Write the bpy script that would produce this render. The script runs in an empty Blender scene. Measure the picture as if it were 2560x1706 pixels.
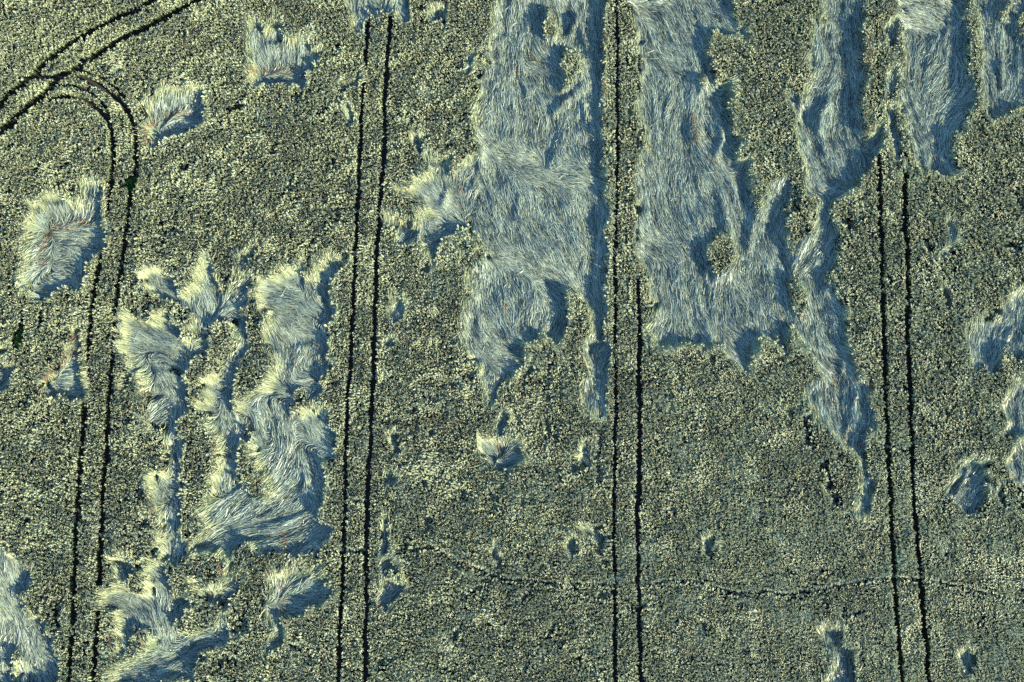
import bpy, math
import numpy as np

# ------------------------------------------------------------------ camera, sky, sun, exposure
SC = bpy.context.scene
CAM_H, PITCH, LENS = 54.6, math.radians(5.6), 24.0
cam_data = bpy.data.cameras.new('camera'); cam = bpy.data.objects.new('camera', cam_data)
SC.collection.objects.link(cam); SC.camera = cam
cam_data.lens = LENS; cam_data.sensor_width = 36.0
cam_data.clip_start = 0.5; cam_data.clip_end = 6000
cam.location = (0, 0, CAM_H); cam.rotation_euler = (PITCH, 0, 0)

SUN_AZ, SUN_EL = math.radians(-33), math.radians(19.5)
world = bpy.data.worlds.new("World"); SC.world = world; world.use_nodes = True
wn = world.node_tree; sky = wn.nodes.new('ShaderNodeTexSky'); sky.sky_type = 'NISHITA'
sky.sun_disc = False; sky.ozone_density = 5.0; sky.dust_density = 0.3; sky.sun_elevation = SUN_EL; sky.sun_rotation = math.pi/2 - SUN_AZ
bg = wn.nodes['Background']; wn.links.new(sky.outputs['Color'], bg.inputs['Color'])
bg.inputs['Strength'].default_value = 0.13
sun_d = bpy.data.lights.new('sun', 'SUN'); sun = bpy.data.objects.new('sun', sun_d)
SC.collection.objects.link(sun)
sun_d.energy = 5.0; sun_d.angle = math.radians(0.5); sun_d.color = (1.0, 0.90, 0.66)
sun.rotation_euler = (math.pi/2 - SUN_EL, 0, SUN_AZ + math.pi/2)
SC.view_settings.view_transform = 'Standard'; SC.view_settings.look = 'None'
SC.view_settings.exposure = 1.5; SC.view_settings.gamma = 1.0

SC.render.engine = 'CYCLES'; SC.cycles.use_denoising = False
R = np.random.default_rng(7)

# ------------------------------------------------------------------ survey points -> metres on the field
FPX = 2560*LENS/36.0
KF = {'00':(0,0,2.7516),'10':(640,0,2.7516),'20':(1280,0,2.7516),'30':(1920,0,2.7516),
      '01':(0,568,2.7516),'11':(640,568,2.7516),'21':(1280,568,2.7516),'31':(1920,568,2.7516),
      '02':(0,1136,2.7516),'12':(640,1136,1.572),'22':(1280,1136,1.572),'32':(1920,1136,1.572),
      'c1':(0,0,1.8233),'c2':(850,0,1.8233),'c3':(1700,0,1.8233),
      'c4':(0,850,1.8314),'c5':(850,850,1.8314),'c6':(1700,850,1.8314)}
def ground(px, z=0.7):
    px = np.asarray(px, float)
    x = (px[...,0]-1280)/FPX; y = -(px[...,1]-853)/FPX; k = -np.ones_like(x)
    c, s = math.cos(PITCH), math.sin(PITCH)
    Y = y*c - k*s; Z = y*s + k*c
    t = (z-CAM_H)/Z
    return np.stack([x*t, Y*t], -1)
def pts(s):
    out = []
    for seg in s.split('|'):
        k, body = seg.split(':'); ox, oy, sc = KF[k.strip()]
        for p in body.split():
            a, b = p.split(','); out.append((ox+float(a)/sc, oy+float(b)/sc))
    return ground(out)
def dist_px(): return CAM_H/FPX

# ------------------------------------------------------------------ raster grid of the field
CS = 0.08
X0, X1, Y0, Y1 = -46.5, 46.5, -30.0, 40.0
NX, NY = int((X1-X0)/CS), int((Y1-Y0)/CS)
GX, GY = np.meshgrid(X0+(np.arange(NX)+.5)*CS, Y0+(np.arange(NY)+.5)*CS)
GX = GX.astype(np.float32); GY = GY.astype(np.float32)
def idx(x, y):
    i = np.clip(((x-X0)/CS).astype(np.int32), 0, NX-1); j = np.clip(((y-Y0)/CS).astype(np.int32), 0, NY-1)
    return j, i
def samp(A, x, y):
    j, i = idx(x, y); return A[j, i]
def bil(A, x, y):
    fx = np.clip((x-X0)/CS-.5, 0, NX-1.001); fy = np.clip((y-Y0)/CS-.5, 0, NY-1.001)
    i = fx.astype(np.int32); j = fy.astype(np.int32); a = fx-i; b = fy-j
    return (A[j,i]*(1-a)+A[j,i+1]*a)*(1-b)+(A[j+1,i]*(1-a)+A[j+1,i+1]*a)*b
def vnoise(cell, seed):
    r = np.random.default_rng(seed)
    nx = int((X1-X0)/cell)+4; ny = int((Y1-Y0)/cell)+4
    A = r.standard_normal((ny, nx)).astype(np.float32)
    fx = (GX[0]-X0)/cell+1; fy = (GY[:,0]-Y0)/cell+1
    i = fx.astype(int); j = fy.astype(int); a = fx-i; b = fy-j
    a = a*a*(3-2*a); b = b*b*(3-2*b)
    T = A[:, i]*(1-a)+A[:, i+1]*a
    return (T[j]*(1-b)[:,None]+T[j+1]*b[:,None]).astype(np.float32)
def fbm(cell, seed, n=3):
    o = 0; amp = 1.0; tot = 0
    for k in range(n):
        o = o+amp*vnoise(cell/2**k, seed+k*13); tot += amp*amp; amp *= .55
    return o/math.sqrt(tot)*1.3
def blur(A, r):
    k = max(1, int(r/CS))
    for _ in range(2):
        for ax in (0, 1):
            c = np.cumsum(np.pad(A, [(k+1,k) if a == ax else (0,0) for a in (0,1)], mode='edge'), axis=ax, dtype=np.float64)
            n = A.shape[ax]
            hi = np.take(c, np.arange(2*k+1, 2*k+1+n), axis=ax); lo = np.take(c, np.arange(0, n), axis=ax)
            A = ((hi-lo)/(2*k+1)).astype(np.float32)
    return A
def in_poly(P):
    x0, y0 = P.min(0); x1, y1 = P.max(0)
    i0, i1 = max(0, int((x0-X0)/CS)-1), min(NX, int((x1-X0)/CS)+2)
    j0, j1 = max(0, int((y0-Y0)/CS)-1), min(NY, int((y1-Y0)/CS)+2)
    m = np.zeros((NY, NX), bool)
    if i0 >= i1 or j0 >= j1: return m
    gx = GX[j0:j1, i0:i1]; gy = GY[j0:j1, i0:i1]; c = np.zeros(gx.shape, bool)
    for a, b in zip(P, np.roll(P, -1, 0)):
        if a[1] == b[1]: continue
        c ^= ((a[1] > gy) != (b[1] > gy)) & (gx < (b[0]-a[0])*(gy-a[1])/(b[1]-a[1])+a[0])
    m[j0:j1, i0:i1] = c
    return m
def near_line(P, pad, D):
    for a, b in zip(P[:-1], P[1:]):
        x0, x1 = sorted((a[0], b[0])); y0, y1 = sorted((a[1], b[1]))
        i0, i1 = max(0, int((x0-pad-X0)/CS)), min(NX, int((x1+pad-X0)/CS)+1)
        j0, j1 = max(0, int((y0-pad-Y0)/CS)), min(NY, int((y1+pad-Y0)/CS)+1)
        if i0 >= i1 or j0 >= j1: continue
        gx = GX[j0:j1, i0:i1]; gy = GY[j0:j1, i0:i1]; d = b-a; L = max(1e-6, float(d@d))
        t = np.clip(((gx-a[0])*d[0]+(gy-a[1])*d[1])/L, 0, 1)
        q = np.hypot(gx-a[0]-t*d[0], gy-a[1]-t*d[1])
        D[j0:j1, i0:i1] = np.minimum(D[j0:j1, i0:i1], q)
    return D

# every flattened patch: label, outline, combing strokes (tail head tail head ...), lines of exposed stem bases
PATCH = [
('square patch of flattened wheat with an orange seam beside the curved wheel tracks',
 '00: 1020,600 1110,620 1290,600 1390,620 1405,720 1385,770 1425,850 1320,920 1170,960 1080,1030 1020,1040 1000,960 985,850 1005,700',
 '00: 1100,800 1090,640 1180,760 1170,620 1280,760 1270,620 1350,760 1360,640 1010,930 985,940 1010,860 990,800 1050,1000 1130,880 1120,900 1250,850 1200,820 1380,840 1200,930 1330,890',
 ['00: 1015,1000 1015,880 1100,812 1180,785 1310,772']),
('l-shaped patch of flattened wheat with a long orange seam left of the tracks',
 'c1: 140,905 200,900 260,895 330,915 370,890 350,830 400,820 450,840 460,900 450,960 465,1040 495,1070 485,1100 430,1160 400,1230 385,1290 350,1340 300,1320 240,1350 190,1390 150,1370 150,1330 95,1280 100,1200 120,1100 130,1000',
 'c1: 200,1020 150,920 280,1010 250,910 380,1010 390,920 420,960 430,860 410,1000 450,960 230,1060 350,1055 350,1055 470,1070 240,1110 450,1125 195,1100 130,1130 185,1190 110,1230 250,1200 330,1190 200,1300 290,1300 360,1220 350,1320 310,1160 340,1230',
 ['c1: 188,1215 195,1140 208,1060 230,1038 300,1032 382,1012','c1: 175,1320 185,1345']),
('ragged patch of flattened wheat with a tall tongue and orange seam, upper left',
 'c1: 1115,60 1165,90 1190,130 1225,120 1245,45 1262,100 1265,180 1290,180 1340,170 1400,175 1430,200 1475,215 1450,260 1410,330 1400,400 1375,410 1350,370 1280,380 1220,385 1160,405 1132,370 1132,250 1118,140',
 'c1: 1210,310 1180,200 1160,220 1135,90 1220,180 1228,110 1300,310 1300,190 1380,310 1400,190 1420,300 1460,225 1180,365 1330,350 1380,380 1420,310 1155,350 1135,330',
 ['c1: 1152,380 1155,330 1220,322 1280,318 1335,312']),
('triangular patch of flattened wheat with a rusty diagonal edge hugging the left tramline',
 '01: 280,1150 285,1060 380,970 460,880 510,800 510,720 540,670 582,665 578,800 552,900 552,1000 582,1050 560,1150 530,1225 470,1200 400,1168 320,1165',
 '01: 340,1100 550,1080 450,990 545,960 350,1145 530,1170 530,850 560,720 500,930 540,880 320,1010 290,1000 430,930 400,880',
 ['01: 295,1130 330,1040 400,985 462,915 512,850 515,760']),
('small dark patch of flattened wheat cut by the left photo edge below the weeds',
 '01: -60,960 110,950 102,1040 70,1130 0,1175 -60,1180', '01: -20,1120 90,980 -20,1060 60,990', []),
('scrap of flattened wheat at the left photo edge level with the green weed gap',
 '01: -60,815 50,830 20,900 -10,940 -60,940', '01: -30,920 30,840', []),
('fuzzy half flattened tuft of wheat right of the left tramline, topmost of the left network',
 '01: 960,330 1000,285 1080,290 1150,300 1200,350 1240,420 1258,470 1220,520 1150,490 1100,510 1050,470 1020,410 980,380',
 '01: 1200,490 1060,320 1150,480 1020,380 1220,470 1150,320', []),
('long winding trunk of flattened wheat just right of the left tramline',
 '01: 825,590 900,600 980,640 1060,670 1070,620 1130,605 1160,640 1200,710 1240,740 1280,800 1330,760 1400,770 1430,830 1410,890 1350,920 1312,960 1270,1010 1300,1080 1312,1150 1300,1250 1260,1310 1215,1370 1245,1450 1290,1475 1262,1520 1240,1580 | 02: 1250,80 1290,110 1250,180 1220,230 1258,320 1268,440 1240,520 1250,570 1290,610 1250,680 1220,750 1170,770 1120,730 1080,660 1060,580 1070,480 1090,400 1080,320 1020,240 1015,180 1060,120 1110,90 1140,50 1125,0 | 01: 1120,1540 1130,1450 1100,1385 1030,1405 990,1330 1010,1250 1030,1180 990,1120 950,1050 965,990 950,1030 900,1090 850,1140 850,1080 900,1000 870,930 830,870 840,780 830,690',
 '01: 1150,800 900,630 1200,900 950,700 1100,850 880,760 1200,950 1050,850 1000,900 1180,1100 1150,1050 1240,1250 980,1010 900,1060 1200,1250 1180,1500 1010,1380 1130,1270 1020,1320 1090,1230 1280,880 1380,830 1290,920 1230,770 1270,1150 1290,1020 | 02: 1180,50 1200,230 1180,250 1220,400 1200,250 1070,130 1130,300 1060,200 1150,450 1120,620 1230,350 1240,480 1160,700 1230,560 1130,680 1090,560',
 ['01: 1300,960 1285,900 1265,870','01: 1010,1370 1020,1300','01: 1000,1230 1008,1160','02: 1060,440 1075,370']),
('second winding trunk of flattened wheat, between the left trunk and the broad right trunk',
 '01: 1190,490 1230,440 1300,420 1350,350 1370,270 1400,220 1435,240 1455,320 1490,400 1510,440 1560,430 1620,335 1690,340 1720,400 1710,520 1650,600 1695,590 1710,680 1702,760 1712,830 1655,920 1630,1000 1610,1080 1640,1130 1610,1220 1620,1280 1680,1350 1690,1440 1655,1520 1640,1580 | 02: 1640,90 1620,200 1550,300 1450,330 1440,250 1462,100 1500,0 | 01: 1500,1480 1430,1380 1430,1290 1375,1220 1370,1180 1430,1150 1420,1080 1400,1040 1480,980 1530,930 1590,870 1625,790 1605,710 1560,650 1500,655 1440,710 1380,765 1330,750 1290,720 1300,640 1300,560 1240,540',
 '01: 1400,700 1420,560 1350,650 1300,500 1440,660 1600,570 1480,450 1410,260 1460,560 1340,400 1600,480 1690,380 1660,640 1670,850 1640,850 1570,1050 1550,1000 1570,1180 1500,1200 1620,1400 1470,1250 1390,1200 1630,1400 1570,1540 1500,1100 1450,1060 | 02: 1530,250 1560,50 1610,100 1590,30 1500,300 1480,150',
 ['01: 1560,640 1590,720','01: 1300,700 1290,630','01: 1500,1500 1490,1560']),
('broad network of flattened wheat filling the lower left between the first two tramlines',
 '02: 1440,330 1550,290 1620,200 1690,222 1765,330 | c4: 1150,745 1215,735 1240,690 1200,620 1170,560 1130,490 1130,420 1110,380 1080,330 1085,290 1140,260 1180,225 | 11: 40,1080 90,1020 130,950 120,900 60,850 40,760 60,690 110,640 100,600 20,570 -10,500 -5,390 60,370 140,280 220,270 300,275 340,260 330,340 380,370 410,330 420,240 470,165 510,150 530,200 625,170 620,230 580,300 540,380 500,470 540,560 575,590 510,640 480,680 475,740 482,800 490,880 517,930 490,1000 440,1080 470,1110 400,1200 350,1170 310,1130 240,1130 240,1200 220,1290 300,1310 330,1240 400,1220 450,1260 520,1270 510,1340 562,1410 540,1480 560,1568 | 12: 250,40 268,110 262,180 245,230 290,265 314,290 300,350 260,390 200,400 150,440 120,400 60,395 0,390 | 02: 1700,640 1605,650 1600,700 1580,790 1630,820 1642,890 1600,980 1560,1040 1570,1200 1605,1290 1590,1350 1530,1370 1480,1350 1400,1330 1350,1370 1360,1480 1330,1580 740,1600 760,1490 830,1420 940,1380 1050,1370 1000,1330 920,1330 830,1372 790,1350 790,1250 780,1180 790,1120 740,1100 680,1112 700,1040 660,970 668,935 720,930 770,900 800,850 760,800 708,740 800,680 860,670 912,690 922,760 900,850 862,900 900,930 960,960 1000,920 1020,860 980,780 990,730 1060,700 1110,740 1160,830 1182,920 1170,960 1220,990 1290,1000 1352,1050 1280,1080 1222,1130 1200,1200 1220,1260 1290,1260 1340,1200 1400,1190 1480,1180 1500,1100 1520,1040 1490,1000 1400,990 1340,940 1258,850 1300,820 1360,870 1420,930 1460,930 1520,900 1558,810 1540,700 1500,640 1420,640 1330,650 1290,600 1350,560 1410,500 1390,420',
 '11: 480,470 600,220 450,420 440,260 470,600 380,450 380,600 60,420 300,500 80,390 300,420 200,290 330,500 320,300 400,620 200,540 420,740 250,600 420,760 300,720 400,690 470,650 100,760 60,700 150,850 100,720 250,950 300,830 380,960 300,800 440,1060 495,930 400,1080 280,1100 380,1180 430,1110 200,1100 150,950 230,1150 60,1080 120,1200 180,1400 60,1250 100,1450 50,1450 0,1330 450,1420 320,1260 480,1350 500,1270 540,1500 420,1350 | 12: 200,250 80,300 150,120 60,220 240,120 230,220 100,50 40,140 200,20 220,130 180,330 60,370 290,290 150,380 90,320 20,330 | 02: 1700,500 1500,540 1550,500 1350,610 1600,350 1450,450 1700,350 1600,440 1600,700 1560,820 1620,860 1490,960 1560,1050 1540,1250 1550,1300 1400,1310 1400,1260 1150,1380 1300,1480 1100,1500 1050,1420 850,1500 1000,1500 800,1530 1150,1350 1080,1150 1180,1200 1230,1050 1200,1050 1320,1030 1170,950 1020,730 1100,900 1020,760 950,1180 820,900 1000,1180 850,1000 850,960 680,940 870,870 740,720 850,870 890,720 880,1300 900,1200 860,1250 800,1150 830,1100 700,1070 1100,1100 1080,960 1440,1000 1290,850 1460,990 1520,920',
 ['12: 130,-5 138,20','11: 195,1000 235,1150','11: 230,870 265,950','11: 400,800 450,860','11: 470,420 490,520','12: 110,300 112,380','12: 8,100 25,90','02: 1690,130 1720,160','02: 1090,1050 1095,1080','02: 1010,1150 1050,1180','02: 970,1250 1010,1320','02: 770,1250 775,1330','02: 1510,720 1530,800','02: 1430,960 1450,1000','11: 430,1030 445,1070','c4: 1300,890 1300,960','c4: 1235,1040 1250,1070']),
('wing-shaped fan of flattened wheat below the broad network, beside the second tramline',
 '12: 40,500 70,455 130,460 200,445 240,440 240,490 302,550 250,600 190,640 130,632 92,622 102,680 106,760 60,790 0,780 20,740 60,700 40,640 20,600 45,560',
 '12: 100,590 290,560 100,560 220,460 105,605 200,630 60,620 85,720 85,580 70,470 50,740 80,700 20,775 80,760', ['12: 96,620 97,560 95,500','12: 55,475 60,455']),
('large flattened corner of wheat at the lower left of the photo',
 '02: -90,560 0,620 60,640 100,640 100,700 190,760 242,790 240,860 200,925 150,960 195,1020 180,1090 270,1110 312,1180 350,1260 382,1350 422,1430 400,1600 -90,1620',
 '02: 100,900 20,700 60,700 10,640 160,920 220,810 100,1200 0,950 250,1250 80,950 330,1380 200,1180 350,1500 230,1350 -20,1500 40,1300 40,1540 10,1350 200,1450 130,1250 160,1050 100,930',
 ['02: 120,900 140,980 155,1060']),
('wide fan of flattened wheat across the top end of the second tramline',
 '10: 590,-60 600,0 640,80 650,180 692,242 730,190 750,110 790,100 830,165 870,100 930,80 952,60 980,160 1010,182 1052,120 1062,0 1062,-60',
 '10: 700,200 650,0 700,100 720,-20 850,130 770,20 860,110 920,10 1010,160 1000,0', []),
('small flattened tuft with a bright crest near the top, right of the second tramline',
 '10: 1165,60 1200,30 1290,30 1322,60 1335,190 1302,222 1280,150 1240,175 1190,130', '10: 1240,150 1190,40 1260,140 1280,40 1310,200 1300,60', []),
('narrow dark streak of flattened wheat left of the second tramline, high in the photo',
 '10: 555,575 680,530 700,480 720,500 724,590 620,622', '10: 590,595 715,560 640,560 710,500', []),
('upright oval tuft of leaning wheat close to the left side of the second tramline',
 '10: 610,700 680,740 685,850 650,875 618,800', '10: 650,860 640,730 660,800 670,740', []),
('small starry tuft of flattened wheat alone between second tramline and large central block',
 '10: 1030,885 1090,910 1130,940 1160,880 1192,900 1180,970 1150,1042 1110,990 1060,945', '10: 1150,1020 1050,900 1150,1020 1175,910', []),
('feathery branching cluster of flattened wheat joining the left flank of the large central block',
 '10: 1160,1070 1210,1035 1245,1100 1290,1090 1300,980 1335,960 1335,1040 1352,1060 1350,1150 1340,1222 1400,1150 1450,1100 1495,1090 1500,1300 1470,1590 | 11: 1400,5 1370,60 1300,110 1250,140 1252,260 1212,302 1170,290 1190,200 1140,120 1110,60 1050,140 990,160 950,190 930,130 960,50 900,-10 | 10: 880,1500 900,1450 960,1480 1000,1540 1080,1560 1120,1480 1180,1480 1200,1440 1130,1400 1050,1350 970,1290 1000,1250 1080,1290 1070,1222 1140,1200 1200,1170',
 '10: 1220,1330 1080,1220 1180,1370 1010,1280 1280,1400 1130,1270 1250,1300 1200,1080 1320,1280 1310,1000 1400,1300 1450,1130 1400,1480 1290,1320 1420,1450 1350,1270 1430,1500 1470,1330 1380,1560 1200,1480 | 11: 1370,-10 1240,60 1300,60 1200,110 1220,120 1200,270 960,160 980,20 1010,130 1100,10 1180,100 1120,-30',
 ['10: 1420,1410 1415,1450','10: 1440,1490 1450,1530','10: 1400,1290 1405,1330']),
('short dark slash of flattened wheat under the feathery cluster',
 '11: 1368,182 1400,130 1500,85 1505,120 1420,155', '11: 1380,175 1500,100', []),
('large central block of flattened wheat combed smooth, left of the third tramline',
 'c2: 712,-60 700,0 680,60 690,130 658,200 670,280 640,330 610,430 603,530 598,620 640,660 612,740 560,790 588,850 598,960 600,1060 630,1110 660,1160 640,1200 570,1208 590,1250 570,1290 600,1330 560,1390 543,1480 548,1560 | c5: 570,0 590,60 620,90 640,150 660,240 690,332 715,290 735,220 770,165 840,155 935,150 | 21: 215,985 120,945 80,900 60,800 150,770 240,760 270,820 320,832 370,760 385,680 382,560 370,500 400,455 440,480 490,550 522,600 522,700 480,760 440,830 470,880 505,950 490,1050 490,1160 480,1230 520,1290 600,1335 630,1270 650,1180 662,1080 650,1000 690,930 704,860 680,790 625,750 640,700 652,560 650,450 650,350 660,250 660,0 | 20: 655,1568 655,1300 645,1100 640,900 632,600 642,400 645,200 662,100 668,0 668,-120',
 'c2: 740,40 745,200 820,150 790,330 700,280 680,430 650,430 625,560 620,620 720,680 720,660 900,720 700,500 740,640 850,450 880,650 900,280 985,420 870,330 950,470 860,290 940,330 1170,80 1185,350 1130,50 1160,200 1190,400 1200,650 1100,450 1150,650 1050,520 1110,720 960,500 990,700 1000,700 1170,820 850,760 1100,820 640,750 690,950 760,900 810,1100 900,950 1000,1180 1100,900 1160,1150 1190,900 1200,1200 620,1000 700,1150 700,1150 950,1260 880,1230 1100,1380 1160,1250 1180,1500 600,1250 640,1500 700,1250 740,1400 650,1400 760,1560 850,1300 820,1500 950,1330 1020,1400 1010,1350 960,1520 560,1450 600,1550 620,780 680,880 1060,100 1120,250 1060,280 1120,430 970,600 930,750 1040,480 980,600 920,20 930,120 1010,20 1060,80 1040,90 1000,200 | c5: 600,10 820,100 700,0 840,80 650,60 860,130 650,120 700,290 740,160 700,290 680,120 800,110 | 21: 550,480 570,720 600,700 560,860 490,780 560,930 690,870 600,960 560,1020 590,1250 640,1050 600,1200 510,1000 560,1100 620,950 640,1150',
 ['c5: 815,65 850,108','21: 40,870 80,930','21: 200,640 260,690','21: 595,1180 612,1290','c2: 803,250 808,330','c2: 870,235 905,275','20: 645,200 640,330','20: 632,550 634,660','20: 615,780 640,900','c2: 1000,380 1012,450','20: 655,1200 655,1300','20: 30,440 45,520','c5: 735,150 745,200','c2: 750,1380 755,1440']),
('wide block of flattened wheat right of the third tramline with long diagonal tails',
 '20: 735,-100 740,0 800,60 850,110 830,200 840,330 880,380 900,400 870,470 860,560 890,640 850,700 870,800 910,880 922,1000 910,1085 860,1020 840,1150 820,1240 850,1320 862,1400 850,1560 | 21: 855,150 900,250 922,350 922,420 950,480 980,540 925,620 910,700 930,760 960,782 1000,800 1050,805 1100,820 1160,800 1230,790 1262,832 1300,820 1350,872 1400,810 1430,820 1470,862 1500,920 1560,960 1580,1012 1620,1000 1642,940 1652,870 1715,780 1700,710 1765,745 | 31: 60,800 110,872 150,892 180,800 200,740 230,840 290,900 340,1010 352,1080 300,1075 238,1120 270,1200 330,1330 400,1400 470,1480 540,1510 600,1568 | c6: 810,560 830,640 830,700 790,750 820,792 860,792 882,740 892,650 860,600 850,540 835,500 870,450 892,400 880,330 850,270 872,230 872,150 820,180 800,100 780,0 | c3: 760,1500 750,1450 740,1370 720,1300 650,1292 690,1240 722,1180 700,1120 722,1040 700,1000 722,940 700,905 640,900 600,1020 580,1080 530,1130 520,1182 490,1130 478,1080 500,1050 498,980 520,920 510,860 532,830 520,790 450,810 400,850 370,900 340,975 320,850 325,760 320,720 260,700 290,620 240,600 250,520 210,500 240,470 230,385 | 20: 1545,540 1430,560 1400,590 1410,500 1360,400 1350,330 1400,230 1450,280 1530,240 1580,260 1622,250 1622,180 1560,200 1512,120 1520,0 1520,-100',
 '20: 800,20 1000,30 870,60 1000,200 850,150 870,320 1000,120 1080,260 1200,60 1330,300 1430,60 1490,150 1300,300 1400,520 980,350 1100,450 900,450 950,650 1100,600 1080,780 1220,650 1230,850 950,900 1000,1150 880,700 930,900 1360,620 1450,800 1470,850 1530,1050 1300,850 1390,1080 1340,780 1380,900 1560,1180 1630,1100 1430,1100 1560,1400 1100,1100 1130,1400 1250,1200 1350,1450 900,1300 940,1500 1520,980 1590,960 1450,640 1510,620 1020,700 1040,950 | 21: 930,80 1100,200 1150,100 1260,280 1000,300 1040,600 1150,450 1180,780 1290,80 1350,300 1250,400 1330,650 1400,400 1400,650 1100,600 1050,780 1000,560 960,740 1300,600 1390,800 1530,450 1590,650 1430,600 1420,780 1450,700 1630,800 1490,860 1590,980 1570,0 1680,250 1520,300 1660,600 1700,400 1761,620 1690,60 1760,350 1330,120 1360,280 1530,150 1500,330 | c3: 470,820 420,1000 430,900 430,1130 370,950 330,1050 420,1100 480,1230 340,1080 370,1250 450,1250 530,1480 620,1000 590,1150 670,950 620,1180 600,1150 560,1250 620,1260 650,1500 700,1330 730,1480 580,1320 600,1500 380,1350 450,1540 250,1300 330,1560 90,1060 140,1230 700,1150 660,1250 | 31: 30,450 130,780 0,600 80,800 20,60 90,300 300,600 360,850 420,500 500,700 300,830 430,1050 400,800 560,1020 480,450 500,600 270,1120 350,1320 400,1120 490,1400 560,1100 580,1450 690,1300 630,1480 620,1150 650,1320 330,1080 360,1200 | c6: 870,650 830,780 815,540 825,640 860,500 830,560',
 ['20: 1250,750 1262,860 1280,980','20: 1375,1020 1410,1130','20: 1538,1190 1550,1240','21: 1560,620 1600,680','21: 1645,780 1640,880 1650,980','21: 1055,735 1065,780','21: 1335,270 1345,320','31: 100,170 130,225','31: 130,320 150,480','31: 210,560 240,630','31: 565,820 600,880 610,1000','31: 450,1020 470,1090','31: 515,1400 545,1465','31: 690,1060 705,1120','31: 640,1470 650,1540','c6: 800,80 805,180','20: 1340,300 1400,520','21: 1390,780 1400,840']),
('long pale tongue of flattened wheat immediately left of the fourth tramline',
 'c3: 640,-60 640,0 660,60 640,110 605,80 590,170 568,250 590,300 580,370 552,440 540,482 520,420 490,400 478,420 500,500 510,600 520,660 560,720 560,800 580,880 620,905 700,915 730,900 790,880 812,860 850,800 905,690 925,610 912,568 870,600 857,555 850,430 852,300 840,200 835,100 842,0 842,-60',
 'c3: 670,40 700,250 800,40 820,300 640,280 620,430 600,330 570,430 700,300 710,500 800,380 820,600 520,500 600,700 500,430 530,520 640,450 600,560 640,650 680,850 740,650 800,850 820,650 830,790 580,740 630,880 850,700 900,590 760,280 780,500 640,880 700,880',
 ['c3: 838,150 848,240 850,330','c3: 845,500 850,620','c3: 848,740 850,805','c3: 680,610 682,660','c3: 622,490 630,530']),
('narrow dark hollow of flattened wheat inside the fourth tramline, uppermost of three',
 'c3: 930,90 980,80 1000,120 995,200 960,262 935,200', 'c3: 970,240 960,90', []),
('kidney-shaped hollow with a bright rim inside the fourth tramline, middle of three',
 'c3: 940,340 980,300 1012,330 1000,380 970,430 955,472 938,420', 'c3: 950,440 985,320', []),
('long narrow hollow of flattened wheat inside the fourth tramline, lowest of three',
 'c3: 945,475 1000,500 1012,560 1005,700 1000,762 960,762 950,680 940,560', 'c3: 980,750 960,500', []),
('broad tongue of flattened wheat right of the fourth tramline with a dark shaded right flank',
 'c3: 975,-60 980,0 985,60 1012,120 1015,200 1010,280 1022,330 1010,380 990,450 1010,500 1040,560 1030,620 1050,740 1080,775 1130,762 1180,802 1230,770 1282,770 1250,720 1230,650 1262,600 1300,600 1322,530 1352,440 1320,400 1342,370 1310,300 1322,200 1300,100 1312,0 1312,-60',
 'c3: 1000,30 1180,70 1020,100 1190,110 1030,160 1040,320 1100,200 1090,350 1200,160 1130,300 1250,100 1250,300 1230,300 1150,420 1280,380 1200,540 1330,440 1240,560 1020,400 1080,520 1050,560 1110,700 1120,560 1150,720 1210,600 1180,770 1240,690 1265,765 1150,450 1130,560 1290,150 1280,350',
 ['c3: 1085,330 1103,375','c3: 1215,10 1240,60','c3: 1100,120 1108,160']),
('flattened wheat filling the top right corner with bright curling crests',
 'c3: 1330,-60 1330,0 1352,60 1360,150 1380,250 1370,330 1370,420 1402,470 1410,545 1440,562 1480,530 1530,490 1640,520 1640,-60',
 'c3: 1370,40 1430,250 1480,150 1490,330 1400,340 1420,500 1560,250 1500,450 1450,0 1430,80 1420,420 1440,540 1560,50 1550,200', ['c3: 1475,440 1480,480']),
('large wedge of flattened wheat with a dazzling white crest at the right photo edge',
 '31: 1355,700 1380,670 1450,650 1520,590 1580,600 1620,520 1680,440 1761,420 1900,420 1900,880 1700,872 1640,830 1600,870 1600,980 1552,1035 1510,982 1440,970 1358,972 1360,900 1380,850 1360,780',
 '31: 1400,940 1390,690 1520,900 1510,620 1600,800 1620,560 1700,750 1700,470 1560,1010 1560,900', []),
('middle of the three flattened patches cut by the right photo edge',
 '31: 1608,1180 1640,1120 1700,1060 1900,1080 1900,1450 1690,1452 1640,1400 1640,1300 1600,1260', '31: 1700,1400 1670,1150 1740,1400 1740,1150', ['31: 1680,1440 1720,1445']),
('lowest of the three flattened patches cut by the right photo edge',
 'c6: 1492,540 1530,480 1575,465 1640,470 1640,700 1530,650 1505,610', 'c6: 1540,640 1530,500', []),
('dome-shaped flattened patch with a bright diagonal crest, right of the fourth tramline',
 'c6: 1208,740 1215,650 1275,600 1330,558 1430,556 1442,575 1382,600 1402,640 1412,700 1412,782 1380,770 1330,775 1262,770 1258,722 1235,745',
 'c6: 1240,700 1320,590 1280,740 1370,640 1350,760 1390,640 1220,700 1260,620', []),
('little dark tuft of flattened wheat beside the dome-shaped patch',
 'c6: 1450,672 1480,680 1490,740 1512,762 1460,772 1440,720', 'c6: 1480,760 1470,680', []),
('hourglass-shaped patch of flattened wheat at the bottom edge, left of the fourth tramline',
 'c6: 640,1312 700,1300 742,1298 740,1360 730,1400 790,1420 802,1500 802,1620 665,1620 670,1520 695,1480 690,1400 650,1370',
 'c6: 690,1380 720,1310 660,1350 650,1315 710,1550 735,1420 770,1560 775,1430', []),
('crescent tuft of flattened wheat near the lower right corner',
 'c6: 1268,1432 1320,1412 1352,1430 1345,1480 1342,1542 1310,1532 1290,1480', 'c6: 1320,1520 1300,1430 1330,1500 1330,1420', []),
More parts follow.
